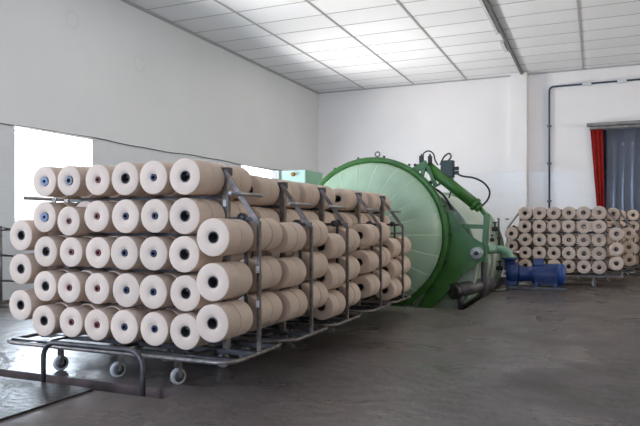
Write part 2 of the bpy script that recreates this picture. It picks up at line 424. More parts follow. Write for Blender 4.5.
# door: lintel, red cloth, strip curtain
o = empty('door_canopy', (DX0-.15, YB, DZ)); tag(o, 'grey ledge over the strip curtain doorway on the back wall', 'ledge')
PB().box(-.20, DX1+.2, YB-.22, YB, DZ+.02, DZ+.09, .01).build('ledge_top', M['lintel'], o)
PB().box(-.14, DX1+.1, YB-.10, YB, DZ-.04, DZ+.018, .006).build('track', M['lintel'], o)
def cloth(x0t, x1t, x0b, x1b, z0, z1, y, folds, amp, n=40, rows=14):
    mb = MB(); g = []
    for j in range(rows+1):
        t = j/rows; z = z1+(z0-z1)*t; e = min(1, t*1.3)
        a, b = x0t+(x0b-x0t)*e, x1t+(x1b-x1t)*e
        g.append([mb.bm.verts.new((a+(b-a)*i/n, y+amp*math.sin(2*PI*folds*i/n+.3*math.sin(3*t)), z)) for i in range(n+1)])
    for j in range(rows):
        for i in range(n):
            q = mb.bm.faces.new((g[j][i], g[j][i+1], g[j+1][i+1], g[j+1][i])); q.smooth = True
    ex = bmesh.ops.solidify(mb.bm, geom=mb.bm.faces[:], thickness=.006)
    return mb
o = cloth(-.125, .15, .06, .20, .15, DZ-.045, YB-.06, 3, .022).build('door_curtain', M['red'])
tag(o, 'narrow red cloth curtain gathered at the left of the doorway', 'curtain')
o = empty('strip_curtain', ((DX0+DX1)/2, YB+.06, DZ)); tag(o, 'clear blue-grey plastic strip curtain hanging in the back doorway', 'strip curtain')
PB().box(DX0+.01, DX1-.01, YB+.03, YB+.10, DZ-.05, DZ-.001, .005).build('hanging_rail', M['steel_bright'], o)
x = DX0+.14; k = 0
while x < DX1-.1:
    mb = PB(); g = []; yb = YB+.05+(.018 if k % 2 else 0)
    for j in range(9):
        z = DZ-.05+(0.05-DZ+.05)*j/8
        g.append([mb.bm.verts.new((x+.24*i/6+.008*math.sin(j*.9+k), yb+.016*math.sin(PI*i/6)+.006*math.sin(j*1.1+k*2), z)) for i in range(7)])
    for j in range(8):
        for i in range(6):
            q = mb.bm.faces.new((g[j][i], g[j][i+1], g[j+1][i+1], g[j+1][i])); q.smooth = True
    bmesh.ops.solidify(mb.bm, geom=mb.bm.faces[:], thickness=.003)
    mb.build('plastic_strip', M['strip'], o); x += .19; k += 1
o = MB().box(.15, 1.5, YB+.9, YB+1.4, .02, 2.25, .02).build('covered_stack', M['crate'])
tag(o, 'dark blue covered stack dimly seen through the strip curtain', 'stack')

# ---------------------------------------------------------------- yarn packages
R_P, L_P = .1105, .1465
def package_mesh(name, hole, seg=40, lo=False):
    mb = MB(); R, L = R_P, L_P; c_ = .005
    if lo: prof = [(hole, .004), (R-c_, 0), (R-.003, .004), (R, c_), (R, L-c_), (R-c_, L), (hole, L-.004)]
    else:
        prof = [(hole, .010), (hole+.004, .005), (R*.55, .001), (R-c_, 0), (R-c_*.45, .0018), (R-.0008, .0024), (R, c_),
                (R+.0007, L*.5), (R, L-c_), (R-.0008, L-.0024), (R-c_*.45, L-.0018), (R-c_, L), (hole+.004, L-.005), (hole, L-.010)]
    mb.lathe(prof, seg, closed=True)
    me = mb.mesh(name, M['yarn']); return me
PK = {True: package_mesh('yarn_package_wide_bore', .035), False: package_mesh('yarn_package_narrow_bore', .024)}
def core_mesh(name, ro, ri, m, proud=.0):
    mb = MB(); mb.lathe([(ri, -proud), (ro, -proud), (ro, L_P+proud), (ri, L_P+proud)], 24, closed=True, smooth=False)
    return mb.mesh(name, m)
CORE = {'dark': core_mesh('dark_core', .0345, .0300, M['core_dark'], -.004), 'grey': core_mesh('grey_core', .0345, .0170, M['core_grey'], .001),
        'blue': core_mesh('blue_core', .0345, .0125, M['core_blue'], .001),
        'red': core_mesh('red_core', .0235, .0125, M['core_red'], -.002), 'navy': core_mesh('navy_core', .0235, .0125, M['core_navy'], -.002)}
CW = {'dark': 'dark-holed', 'grey': 'grey-cored', 'blue': 'blue-cored', 'red': 'red-cored', 'navy': 'navy-cored'}

XM = [-3.502+.2328*i for i in range(6)]
ZM = [1.307, 1.064, .824, .584, .346]
XO = (-3.730, -2.085); ZOL = [[.933, .697, .440], [.931, .668, .422]]; YOFF = (.0, -.075)
Y0 = 3.290
FRONT = [['blue', 'grey', 'red', 'dark', 'navy', 'dark'],
         ['blue', 'red', 'red', 'navy', 'navy', 'dark'],
         ['dark', 'red', 'red', 'navy', 'navy', 'dark'],
         ['dark', 'red', 'red', 'navy', 'navy', 'dark'],
         ['dark', 'red', 'red', 'navy', 'navy', 'dark']]
YP = Y0+.321     # plane of the upright frame

def spindle_spots():
    for i, x in enumerate(XM):
        for j, z in enumerate(ZM): yield ('m', i, j, x, z)
    for i, x in enumerate(XO):
        for j, z in enumerate(ZOL[i]): yield ('o', i, j, x, z)

def rounded_rect(x0, x1, y0, y1, r, z, n=6):
    P = []
    for (cx, cy, a0) in ((x1-r, y0+r, -PI/2), (x1-r, y1-r, 0), (x0+r, y1-r, PI/2), (x0+r, y0+r, PI)):
        for k in range(n+1):
            a = a0+PI/2*k/n; P.append((cx+r*math.cos(a), cy+r*math.sin(a), z))
    return P

def make_carriage():
    base = Vector((-2.966, YP, 0)); root = empty('yarn_carriage', base)
    S_, D_ = M['steel'], M['steel_dark']
    RX0, RX1, RY0, RY1, RZ = -3.86, -1.980, 3.24, 3.985, .185
    PB().tube(rounded_rect(RX0, RX1, RY0, RY1, .13, RZ), .014, 8, closed=True).build('base_rail', S_, root)
    d = PB()
    for y in (RY0+.10, (RY0+RY1)/2-.02, RY1-.12): d.box(RX0+.02, RX1-.02, y-.02, y+.02, RZ-.02, RZ+.012)
    for x in (-3.60, -2.95, -2.32): d.box(x-.03, x+.03, RY0+.01, RY1-.01, RZ-.012, RZ+.004)
    d.build('deck_frame', D_, root)
    IX = (-3.605, -2.232); OX = (-3.835, -1.990)
    for x in IX: PB().box(x-.022, x+.022, YP-.02, YP+.02, RZ, 1.362, .004).build('inner_post', S_, root)
    for x in OX: PB().box(x-.0115, x+.0115, YP-.013, YP+.013, RZ, 1.03, .003).build('outer_post', S_, root)
    for a, b in zip(IX, OX):
        PB().bar((a, YP-.028, 1.362), (b, YP-.010, 1.02), .032, .012).build('diagonal_brace', S_, root)
        PB().box(a-.035, a+.035, YP-.032, YP+.024, 1.33, 1.385, .008).build('corner_bracket', D_, root)
        PB().box(min(a, b), max(a, b), YP-.012, YP+.012, 1.035, 1.06).lathe([(.001, -.02), (.03, -.02), (.03, .02), (.001, .02)], 14, c=((a+b)/2, YP, 1.055)).build('side_bracket', D_, root)
    for z in (1.362, 1.19, .943, .697, .452):
        c = PB(); c.box(IX[0], IX[1], YP-.012, YP+.012, z-.014, z+.010)
        for x in XM:
            c.box(x-.008, x+.008, YP-.010, YP+.010, z-.115, z-.014)
        c.build('crossbar', D_, root)
    for s_, x in enumerate(XO):
        c = PB(); c.box(x-.009, x+.009, YP-.010, YP+.010, .42, 1.05); 
        c.build('hanger_bar', D_, root)
    for (k, i, j, x, z) in spindle_spots():
        PB().tube([(x, YP-.29, z+.017), (x, YP+.29, z+.017)], .0105, 8).build('spindle', D_, root)
    for x, s in ((XO[0]-.11, -1), (XO[1], 1)):
        e = PB(); e.tube([(x, YP-.20, 1.205), (x, YP+.21, 1.205)], .0125, 8).build('empty_spindle', M['steel_bright'], root)
    R_ = .052
    for y in (RY0+.10, RY1-.12):
        for x in (-3.40, -2.90, -2.42):
            k = PB(); k.box(x-.035, x+.035, y-.035, y+.035, RZ-.032, RZ-.020)
            k.box(x-.030, x-.025, y-.011, y+.011, R_, RZ-.03); k.box(x+.025, x+.030, y-.011, y+.011, R_, RZ-.03)
            k.tube([(x-.032, y, R_), (x+.032, y, R_)], .007, 8)
            k = k.build('castor', M['steel'], root)
            w = PB().lathe([(.030, -.017), (R_-.004, -.017), (R_, -.010), (R_, .010), (R_-.004, .017), (.030, .017)], 24, axis='X', c=(x, y, R_), closed=True).build('wheel', M['wheel'], k, root=root)
            rot = (Matrix.Translation((x-root.location.x, y-root.location.y, 0)) @ Matrix.Rotation(-.40, 4, 'Z') @ Matrix.Translation((root.location.x-x, root.location.y-y, 0)))
            w.data.transform(rot); k.data.transform(rot)
            w = PB().lathe([(.001, -.022), (.014, -.022), (.034, -.018), (.034, .018), (.014, .022), (.001, .022)], 18, axis='X', c=(x, y, R_)).build('hub', M['hub'], k, root=root); w.data.transform(rot)
    return root

ordn = ['first', 'second', 'third', 'fourth', 'fifth', 'sixth']
depthn = ['foremost', 'second deep', 'third deep', 'rearmost']
rown = ['top row', 'second row', 'middle row', 'fourth row', 'bottom row']
CAR = [  # dx, dy, dz, where, carriage label
    (0, 0, 1, 'nearest carriage', 'nearest steel carriage full of yarn packages, its front rail above the floor trench'),
    (0, .824, .968, 'second queued carriage', 'steel yarn carriage second in the queue, directly behind the nearest one'),
    (0, 1.590, .968, 'third queued carriage', 'steel yarn carriage third in the queue towards the green vessel'),
    (0, 2.530, .968, 'fourth queued carriage', 'steel yarn carriage fourth in the queue towards the green vessel'),
    (0, 3.330, .968, 'carriage nearest green vessel', 'steel yarn carriage at the far end of the queue, right before the domed door'),
    (2.385, 8.15, .932, 'carriage behind blue pump', 'steel yarn carriage behind the blue pump by the back wall'),
    (2.62, 9.37, .932, 'second carriage behind pump', 'steel yarn carriage half hidden behind the one at the blue pump'),
    (3.02, 10.95, .932, 'carriage beside strip curtain', 'steel yarn carriage furthest back, in front of the strip curtain'),
]
proto = make_carriage(); pbase = proto.location.copy()
for k, (dx, dy, dz, where, lab) in enumerate(CAR):
    o = proto if k == 0 else copy_tree(proto)
    o.location = pbase+Vector((dx, dy, 0)); o.scale = (1, 1, dz); tag(o, lab, 'carriage', 'queued yarn carriages' if k < 5 else 'yarn carriages by the back wall')

for (x, y, z) in ((-1.990, YP-.016, .72), (-1.990, YP-.016, .50), (-2.232, YP-.024, 1.15)):
    PB().box(x-.012, x+.012, y-.003, y, z-.022, z+.022).build('white_tape', M['trunk'], proto)['label'] = 'white tape wrap on post'
# the 300 packages that show largest; all others go into one mass
KEEP = {
    0, 1, 10, 11, 20, 21, 30, 31, 40, 41, 50, 51, 52, 60, 61, 70, 71, 80, 81, 82, 90, 91, 100, 101, 102, 110, 111, 120,
    121, 130, 131, 132, 140, 141, 142, 150, 151, 152, 160, 161, 170, 171, 180, 181, 182, 190, 191, 192, 200, 201, 202, 210, 211, 220, 221, 230,
    231, 232, 240, 241, 250, 251, 252, 253, 260, 261, 262, 263, 270, 271, 272, 273, 280, 281, 282, 283, 290, 300, 301, 310, 311, 320, 321, 330,
    331, 332, 333, 340, 341, 342, 343, 350, 351, 352, 353, 1200, 1250, 1251, 1252, 1253, 1260, 1261, 1262, 1263, 1270, 1271, 1272, 1273, 1280, 1281, 1290, 1291,
    1330, 1331, 1332, 1333, 1340, 1341, 1342, 1343, 1350, 1351, 1352, 1353, 2250, 2251, 2252, 2253, 2260, 2261, 2262, 2263, 2270, 2280, 2290, 2330, 2331, 2332, 2333, 2340,
    2341, 2342, 2343, 2350, 2351, 2352, 2353, 3201, 3250, 3251, 3252, 3253, 3260, 3261, 3262, 3263, 3270, 3271, 3272, 3273, 3330, 3331, 3332, 3333, 3340, 3341, 3342, 3343,
    3350, 3351, 3352, 3353, 4250, 4251, 4252, 4253, 4260, 4261, 4262, 4263, 4330, 4331, 4332, 4333, 4340, 4341, 4342, 4343, 4350, 4351, 4352, 4353, 5000, 5001, 5010, 5011,
    5012, 5020, 5022, 5030, 5031, 5032, 5040, 5042, 5050, 5051, 5060, 5062, 5070, 5071, 5072, 5080, 5081, 5082, 5100, 5101, 5110, 5111, 5120, 5121, 5130, 5131, 5132, 5140,
    5150, 5152, 5160, 5161, 5162, 5170, 5171, 5180, 5190, 5191, 5200, 5201, 5210, 5220, 5230, 5240, 5250, 5260, 5270, 5280, 5290, 5291, 5300, 5301, 5302, 5310, 5311, 5312,
    5320, 5321, 5322, 5330, 5340, 5341, 5350, 5351, 5352, 6010, 6020, 6030, 6040, 6050, 6060, 6070, 6080, 6090, 6100, 6110, 6120, 6130, 6140, 6170, 6180, 6250, 6260, 6270,
    6280, 6290, 6300, 6310, 6330, 6340, 6350, 6352, 7100, 7110, 7120, 7140, 7200, 7210, 7220, 7250, 7260, 7270, 7280, 7290}
rp = random.Random(11)
lo = package_mesh('yarn_pile_unit', .035, 20, lo=True)
pile = bmesh.new()
ALLP = {}
for ci, (dx, dy, dz, where, lab) in enumerate(CAR):
    for (kd, i, j, x, z) in spindle_spots():
        jy = rp.uniform(-.008, .012) + (YOFF[i] if kd == 'o' else 0)
        if ci > 0: jy += rp.uniform(-.04, .012)
        for d in range(4):
            yy = Y0+jy+d*.149 if d < 2 else YP+.022+(d-2)*.149+rp.uniform(0, .01)
            jx, jz = rp.uniform(-.004, .004), rp.uniform(-.002, .002)
            key = ci*1000+(30+i*3+j if kd == 'o' else i*5+j)*10+d
            if kd == 'o' and i == 1 and ci < 5:
                jz += (0, .028, -.045, .018, (-.145, -.115, -.092)[j])[ci]
                if d < 2: jz += (0, -.012, -.028, -.010, -.004)[ci]; jx += (0, .006, .014, .012, .01)[ci]
                else: jz += .012; jx -= .008
            loc = Vector((x+dx+jx, yy+dy, (z+jz)*dz))
            sc = 1.0 + (rp.uniform(-.025, .02)); wob = rp.uniform(-.006, .006)
            if key not in KEEP:
                m_ = Matrix.Translation(loc); lo.transform(m_); pile.from_mesh(lo); lo.transform(m_.inverted()); continue
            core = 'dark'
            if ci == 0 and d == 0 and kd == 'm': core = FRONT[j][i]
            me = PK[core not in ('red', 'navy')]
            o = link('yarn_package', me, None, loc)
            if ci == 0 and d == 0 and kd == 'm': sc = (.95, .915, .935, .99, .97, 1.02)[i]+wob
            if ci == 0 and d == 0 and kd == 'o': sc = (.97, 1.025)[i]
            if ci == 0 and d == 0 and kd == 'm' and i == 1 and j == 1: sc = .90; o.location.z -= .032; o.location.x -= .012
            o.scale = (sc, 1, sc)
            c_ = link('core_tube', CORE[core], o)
            adj = CW[core] if (ci == 0 and d == 0) else 'cream'
            if kd == 'm': lb = f"{adj} yarn package, {rown[j]}, {ordn[i]} inner column from left, {depthn[d]}, {where}"
            else: lb = f"{adj} yarn package, {['upper', 'middle', 'lower'][j]} in {['left', 'right'][i]} outer column, {depthn[d]}, {where}"
            tag(o, lb, 'yarn package', 'yarn packages on the queued carriages' if ci < 5 else 'yarn packages by the back wall')
            if d == 0 and ci == 0 and core != 'dark': c_['label'] = {'grey': 'grey core tube', 'blue': 'pale blue core tube', 'red': 'red core tube', 'navy': 'navy core tube'}[core]
if True:
    pm = bpy.data.meshes.new('yarn_package_mass'); pile.to_mesh(pm); pm.materials.append(M['yarn'])
    tag(link('yarn_package_mass', pm), 'mass of cream yarn packages packed behind the outer ones on all carriages', 'yarn packages', kind='stuff')
pile.free()

# ---------------------------------------------------------------- domed door of the vessel
DC = Vector((-2.97, 8.76, .875)); DR = 1.115
door = empty('domed_vessel_door', (DC.x, DC.y, 0)); tag(door, 'huge pale mint domed door in a green flange ring at the end of the carriages', 'vessel door')
rg = PB(); rg.lathe([(DR-.085, -.06), (DR-.012, -.06), (DR, -.048), (DR, .048), (DR-.012, .06), (DR-.085, .06)], 96, c=DC, closed=True)
rg.build('flange_ring', M['green'], door)
rg = PB(); rg.lathe([(DR-.11, .065), (DR-.02, .065), (DR-.02, .15), (DR-.11, .15)], 96, c=DC, closed=True); rg.build('locking_ring', M['green_dark'], door)
dm = PB(); RD, BD = DR-.083, .50; prof = []
NP = 22
def dome_pt(t, a, off=0):   # t = 0 apex .. 1 rim
    r = RD*math.sin(t*PI/2); h = BD*math.cos(t*PI/2)
    n = Vector((math.sin(t*PI/2)/RD*math.cos(a), -math.cos(t*PI/2)/BD, math.sin(t*PI/2)/RD*math.sin(a))).normalized()
    return DC+Vector((r*math.cos(a), -h-.03, r*math.sin(a)))+n*off
gr = []
for i in range(1, 29):
    t = i/28; row = []
    for k in range(NP*8):
        a = 2*PI*k/(NP*8); ph = (k % 8)/8
        row.append(dm.bm.verts.new(dome_pt(t, a, .004*math.sin(PI*ph)*min(1, t*2))))
    gr.append(row)
ap = dm.bm.verts.new(dome_pt(0, 0))
n_ = NP*8
for k in range(n_): 
    f_ = dm.bm.faces.new((ap, gr[0][(k+1) % n_], gr[0][k])); f_.smooth = True
for i in range(27):
    for k in range(n_):
        f_ = dm.bm.faces.new((gr[i][k], gr[i][(k+1) % n_], gr[i+1][(k+1) % n_], gr[i+1][k])); f_.smooth = True
dm.mi = 1
for k in range(NP):
    a = 2*PI*k/NP
    dm.tube([dome_pt(.16+.84*j/16, a+.10*(1-j/16)*0, .001) for j in range(17)], .0055, 5)
dm.lathe([(.2, -.012), (.25, -.012), (.25, .01), (.2, .01)], 40, c=DC+Vector((0, -.03-BD*.975, 0)), closed=True)
dm.build('door_dish', [M['mint'], M['mint_seam']], door)
for k in range(18):
    a = PI/2+.19+2*PI*k/18
    p = DC+Vector((math.cos(a), 0, math.sin(a)))*(DR+.004)
    q = DC+Vector((math.cos(a), 0, math.sin(a)))*(DR+.030)
    b_ = PB(); b_.tube([p, q], .016, 6); b_.tube([p+Vector((0, .03, 0)), q+Vector((0, .03, 0))], .010, 6); b_.build('flange_bolt', M['green_dark'], door)
e = PB(); ec = at(377.5, 154.3, 8.76); e.tube([(ec.x+.034*math.cos(t), ec.y, ec.z+.034*math.sin(t)) for t in [2*PI*k/16 for k in range(16)]], .009, 8, closed=True)
e.tube([(ec.x, ec.y, ec.z-.034), (ec.x, ec.y, DC.z+DR-.005)], .011, 8); e.build('lifting_eye', M['steel_dark'], door)

# ---------------------------------------------------------------- vessel body behind
VC = Vector((-2.60, 0, .50)); VR = 1.06
vs = empty('autoclave_vessel', (VC.x, 10.2, PITS[0][4])); tag(vs, 'pale horizontal pressure vessel body lying in the floor pit behind the green door', 'vessel')
def L(y, prof): return [(r, y+h) for r, h in prof]
b_ = PB(); b_.lathe([(VR-.02, 9.13), (VR, 9.15), (VR, 11.55), (VR-.02, 11.57)], 72, c=VC); b_.disc(VR-.02, 9.13, 72, c=VC); b_.build('shell', M['shell'], vs)
b_ = PB(); b_.lathe([(VR-.02, 11.56), (VR+.055, 11.56), (VR+.055, 11.72), (VR-.02, 11.72)], 72, c=VC, closed=True); b_.build('rear_flange', M['mint'], vs)
pr = [(VR*math.cos(t), 11.72+.42*math.sin(t)) for t in [PI/2*k/12 for k in range(12)]]+[(.001, 12.14)]
b_ = PB(); b_.lathe(pr, 72, c=VC); b_.build('rear_dish', M['shell'], vs)
b_ = PB(); b_.lathe([(VR-.02, 9.12), (VR+.015, 9.12), (VR+.015, 9.2), (VR-.02, 9.2)], 72, c=VC, closed=True); b_.build('front_flange', M['shell'], vs)
for y in (9.7, 11.0):
    P_ = [(VC.x-.8, PITS[0][4]), (VC.x+.8, PITS[0][4])]+[(VC.x+VR*1.0*math.cos(a), VC.z+VR*1.0*math.sin(a)) for a in [-PI*.22-PI*.56*k/12 for k in range(13)]]
    PB().prism(P_, y-.08, y+.08).build('saddle', M['green_dark'], vs)
# ---------------------------------------------------------------- door lifting gear
gear = empty('door_lifting_gear', (-1.5, 8.95, 0)); tag(gear, 'green hinged arm with hydraulic cylinder, valves and hoses beside the domed door', 'lifting gear')
G, GD = M['green'], M['green_dark']
YA = 8.90
def P(u, v, y=YA): return at(u, v, y)
def xz(lst, y): return [(at(u, v, y).x, at(u, v, y).z) for u, v in lst]
plate = PB(); plate.prism(xz([(440, 213), (453, 212), (459, 222), (470, 236), (482, 243), (485, 252), (483, 260), (474, 266), (463, 272), (456, 282), (448, 291), (438, 303), (428, 312), (418, 307), (430, 285), (440, 262), (443, 240)], 8.86), 8.84, 8.90, .006)
plate.build('gusset_plate', G, gear)
p2 = PB(); c = P(477, 253, 8.82)
p2.lathe([(.001, -.05), (.075, -.05), (.085, -.04), (.085, .03), (.001, .03)], 28, c=c); p2 = p2.build('pivot_disc', M['disc'], gear)
q2 = PB(); q2.lathe([(.001, -.075), (.028, -.075), (.03, -.05), (.001, -.05)], 16, c=c); q2.build('pivot_pin', M['steel_dark'], p2, root=gear)
PB().bar(P(487, 214, 8.93), P(484, 262, 8.93), .075, .07).build('upright_link', G, gear)
PB().bar(P(458, 226, 8.94), P(488, 227, 8.94), .06, .06).build('cross_link', G, gear)
# bracket on top of the ring
b_ = PB(); b_.bar(P(412, 172, 8.80), P(427, 163, 8.80), .085, .07); b_.bar(P(426, 163, 8.80), P(420, 181, 8.80), .05, .05); b_.bar(P(428, 166, 8.80), P(436, 187, 8.84), .05, .05)
b_.build('ring_bracket', G, gear)
b_ = PB(); b_.bar(P(428, 186, 8.86), P(437, 177, 8.90), .03, .03); b_.bar(P(431, 189, 8.86), P(441, 183, 8.90), .03, .03); b_.build('tie_bar', M['steel_dark'], gear)
cyl = PB(); cyl.tube([P(427, 166, 8.88), P(476, 205, 8.93)], .078, 20); cyl.build('hydraulic_cylinder', G, gear)
d_ = (P(478, 206.5, 8.93)-P(427, 166, 8.88)).normalized(); e0 = P(474, 203.5, 8.93)
b_ = PB(); b_.tube([e0, e0+d_*.045], .095, 20); b_.tube([e0+d_*.05, e0+d_*.11], .068, 16); b_.build('cylinder_flange', G, gear)
b_ = PB(); b_.tube([e0+d_*.09, P(487, 217, 8.93)], .026, 12); b_.build('piston_rod', G, gear)
# valve block with solenoids
vb = empty('dummy')
bpy.data.objects.remove(vb)
c = P(448, 167, 8.92); b_ = PB(); b_.box(c.x-.095, c.x+.085, c.y-.06, c.y+.06, c.z-.15, c.z+.09, .012); vb = b_.build('valve_block', M['valve'], gear)
b_ = PB()
for dz in (-.06, .0): b_.box(c.x+.087, c.x+.15, c.y-.03, c.y+.03, c.z+dz-.05, c.z+dz, .006)
b_.build('solenoid', M['black'], vb, root=gear)
for (u, v, s) in ((421.5, 158, .03), (430, 158, .026)):
    c = P(u, v, 8.84); b_ = PB(); b_.box(c.x-s, c.x+s, c.y-.03, c.y+.03, c.z-.075, c.z+.03, .008); b_.tube([c+Vector((0, 0, .02)), c+Vector((0, 0, .055))], .014, 8); b_.build('valve', M['black'], gear)
c = P(415, 165, 8.80); b_ = PB(); b_.tube([c, P(422, 165, 8.82)], .011, 8); b_.lathe([(.001, -.018), (.018, -.01), (.02, 0), (.018, .01), (.001, .018)], 14, c=c); b_.build('knob', M['black'], gear)
def smooth_path(pts, n=8):
    pts = [Vector(p) for p in pts]; out = []
    for i in range(len(pts)-1):
        p0 = pts[max(i-1, 0)]; p1, p2_ = pts[i], pts[i+1]; p3 = pts[min(i+2, len(pts)-1)]
        for k in range(n):
            t = k/n
            out.append(.5*((2*p1)+(p2_-p0)*t+(2*p0-5*p1+4*p2_-p3)*t*t+(3*p1-p0-3*p2_+p3)*t*t*t))
    out.append(pts[-1]); return out
def hose(uv, y, r=.012, m='black'): PB().tube(smooth_path([P(u, v, y) for u, v in uv]), r, 8).build('hose', M[m], gear)
hose([(423, 158), (424, 153), (429, 151), (433.5, 154), (435, 160), (438, 165)], 8.86, .010)
hose([(440, 165), (444, 157), (449, 153.5), (451, 157), (447, 162), (441, 168)], 8.90, .012)
hose([(454, 172), (462, 176), (474, 178), (484, 183), (489.5, 191), (488, 199), (482, 206)], 8.95, .013)
hose([(431, 187), (440, 192), (447, 200), (452, 210)], 8.98, .016)
hose([(451, 172), (453, 182), (449, 198)], 8.98, .010)
# grey service pipes and lower cylinder in the pit
b_ = PB(); b_.tube([P(461, 286, 8.98), P(461, 313, 8.98)], .045, 14); b_.build('support_leg', M['grey_pipe'], gear)
b_ = PB(); b_.tube([P(484.5, 258, 9.35), P(484.5, 303, 9.35)], .055, 14); b_.build('support_leg', M['grey_pipe'], gear)
b_ = PB(); b_.tube([P(455, 291, 8.86), P(490, 283, 9.60)], .10, 18); lc = b_.build('lower_cylinder', M['grey_pipe'], gear)
b_ = PB(); b_.tube([P(452.5, 291.5, 8.82), P(457, 290.5, 8.89)], .11, 18); b_.build('end_cap', M['steel_dark'], lc, root=gear)
# valves on the rear flange side
fit = empty('vessel_fittings', (-1.5, 11.4, .8)); tag(fit, 'small black valves and gauge fixed on the right side of the pale vessel', 'valves')
for (u, v, y, s) in ((495, 229, 11.2, .05), (492, 240, 10.6, .035), (499, 238, 11.4, .03), (500, 268, 11.2, .05)):
    c = at(u, v, y); b_ = PB(); b_.box(c.x-s, c.x+s, c.y-s, c.y+s, c.z-s*.8, c.z+s*.8, s*.3); b_.tube([c, c+Vector((0, 0, s*2.2))], s*.3, 8); b_.lathe([(s*.6, 0), (s*.8, 0), (s*.8, .02), (s*.6, .02)], 14, axis='Z', c=c+Vector((0, 0, s*2)), closed=True)
    b_.tube([c, (VC.x+VR*.95, c.y, c.z-.02)], s*.35, 8); b_.build('valve', M['black'], fit)
c0 = at(498.5, 218, 11.3); b_ = PB(); b_.tube([c0, at(499, 246, 11.3)], .018, 8); b_.build('impulse_pipe', M['grey_pipe'], fit)

# ---------------------------------------------------------------- blue pump
pump = empty('pump', (-.9, 10.55, 0)); tag(pump, 'dark blue electric pump with round casing and ribbed motor standing on the floor', 'pump')
YU = 10.6
def px(u): return at(u, 270, YU).x
zc = .22; zm = at(550, 274.5, YU).z
bs = PB(); bs.box(px(507), px(567), YU-.17, YU+.17, .0, .055, .008); bs.build('base_frame', M['steel_dark'], pump)
x0, x1 = px(534), px(559)
mo = PB(); mo.lathe([(.001, x0), (.150, x0), (.155, x0+.01), (.155, x1-.01), (.150, x1), (.001, x1)], 40, axis='X', c=(0, YU, zm))
for k in range(28):
    a = 2*PI*k/28
    if abs(math.cos(a)) < .25 and math.sin(a) > 0: pass
    ca, sa = math.cos(a), math.sin(a)
    p0 = Vector((x0+.02, YU+.150*ca, zm+.150*sa)); p1 = Vector((x1-.02, YU+.150*ca, zm+.150*sa))
    mo.bar(p0+Vector((0, .001*ca, .001*sa)), p1+Vector((0, .001*ca, .001*sa)), .010 if abs(ca) > .7 else .026, .026 if abs(ca) > .7 else .010)
mo.build('motor', M['blue'], pump)
cp_ = PB(); cp_.lathe([(.001, px(566)), (.10, px(566)), (.145, px(565)), (.168, px(563)), (.172, x1-.02), (.16, x1-.02)], 36, axis='X', c=(0, YU, zm)); cp_.build('fan_cowl', M['blue2'], pump)
for u in (537, 556):
    x = px(u); PB().box(x-.03, x+.03, YU-.13, YU+.13, .055, zm-.13, .006).build('foot', M['blue'], pump)
tb = PB(); xa, xb_ = px(533.5), px(543.5); tb.box(xa, xb_, YU-.09, YU+.09, zm+.14, at(538, 258.5, YU).z, .012); tb.build('terminal_box', M['blue'], pump)
bell = PB(); bell.lathe([(.001, px(519)), (.125, px(519)), (.13, px(521)), (.115, px(525)), (.12, px(531)), (.15, px(533)), (.15, x0), (.001, x0)], 32, axis='X', c=(0, YU, zm)); bell.build('coupling_bell', M['blue'], pump)
vo = PB(); xv0, xv1 = px(506), px(519.5)
vo.lathe([(.001, xv0+.01), (.12, xv0+.01), (.165, xv0+.03), (.18, (xv0+xv1)/2), (.165, xv1-.02), (.12, xv1), (.001, xv1)], 36, axis='X', c=(0, YU, zm+.01))
xc = px(509.5)
zt = at(509, 257.5, YU).z
vo.tube([(xc, YU, zm+.05), (xc, YU, zt-.03)], .085, 20); vo.box(px(508)-.04, px(518), YU-.12, YU+.12, .055, zm-.1, .01)
vo.build('pump_casing', M['blue'], pump)
fl = PB(); fl.lathe([(.001, zt-.035), (.125, zt-.035), (.125, zt-.002), (.001, zt-.002)], 28, axis='Z', c=(xc, YU, 0)); fl.build('inlet_flange', M['blue'], pump)
# pale green pipe from vessel to pump
zp = at(500, 249.5, YU).z
pts = [at(486, 249, 10.1), at(492, 249, 10.25), Vector((xc-.25, YU-.02, zp)), Vector((xc-.14, YU, zp))]
for k in range(1, 7):
    a = PI/2*k/6; pts.append(Vector((xc-.14+.14*math.sin(a), YU, zp-(zp-zt)*1.0*(1-math.cos(a)))))
pp = empty('suction_pipe', (xc-.2, YU, zp)); tag(pp, 'pale green pipe leading from the vessel down into the blue pump', 'pipe')
PB().tube(smooth_path(pts, 4), .065, 18).build('pipe_run', M['pipe_green'], pp)
PB().lathe([(.001, zt+.001), (.11, zt+.001), (.11, zt+.028), (.001, zt+.028)], 28, axis='Z', c=(xc, YU, 0)).build('pipe_flange', M['pipe_green'], pp)
# cable on the floor
def onfloor(u, v, z=.012):
    fwd = (1-z)*F/(v-HZ); r = (u-320)/F*fwd; return Vector((r*CS-fwd*SN, r*SN+fwd*CS, z))
o = MB().tube(smooth_path([onfloor(491, 290.5), onfloor(497, 291.5), onfloor(504, 290.5), onfloor(511, 290)]), .011, 8).build('power_cable', M['black'])
tag(o, 'black cable lying on the floor between the pit and the blue pump', 'cable')

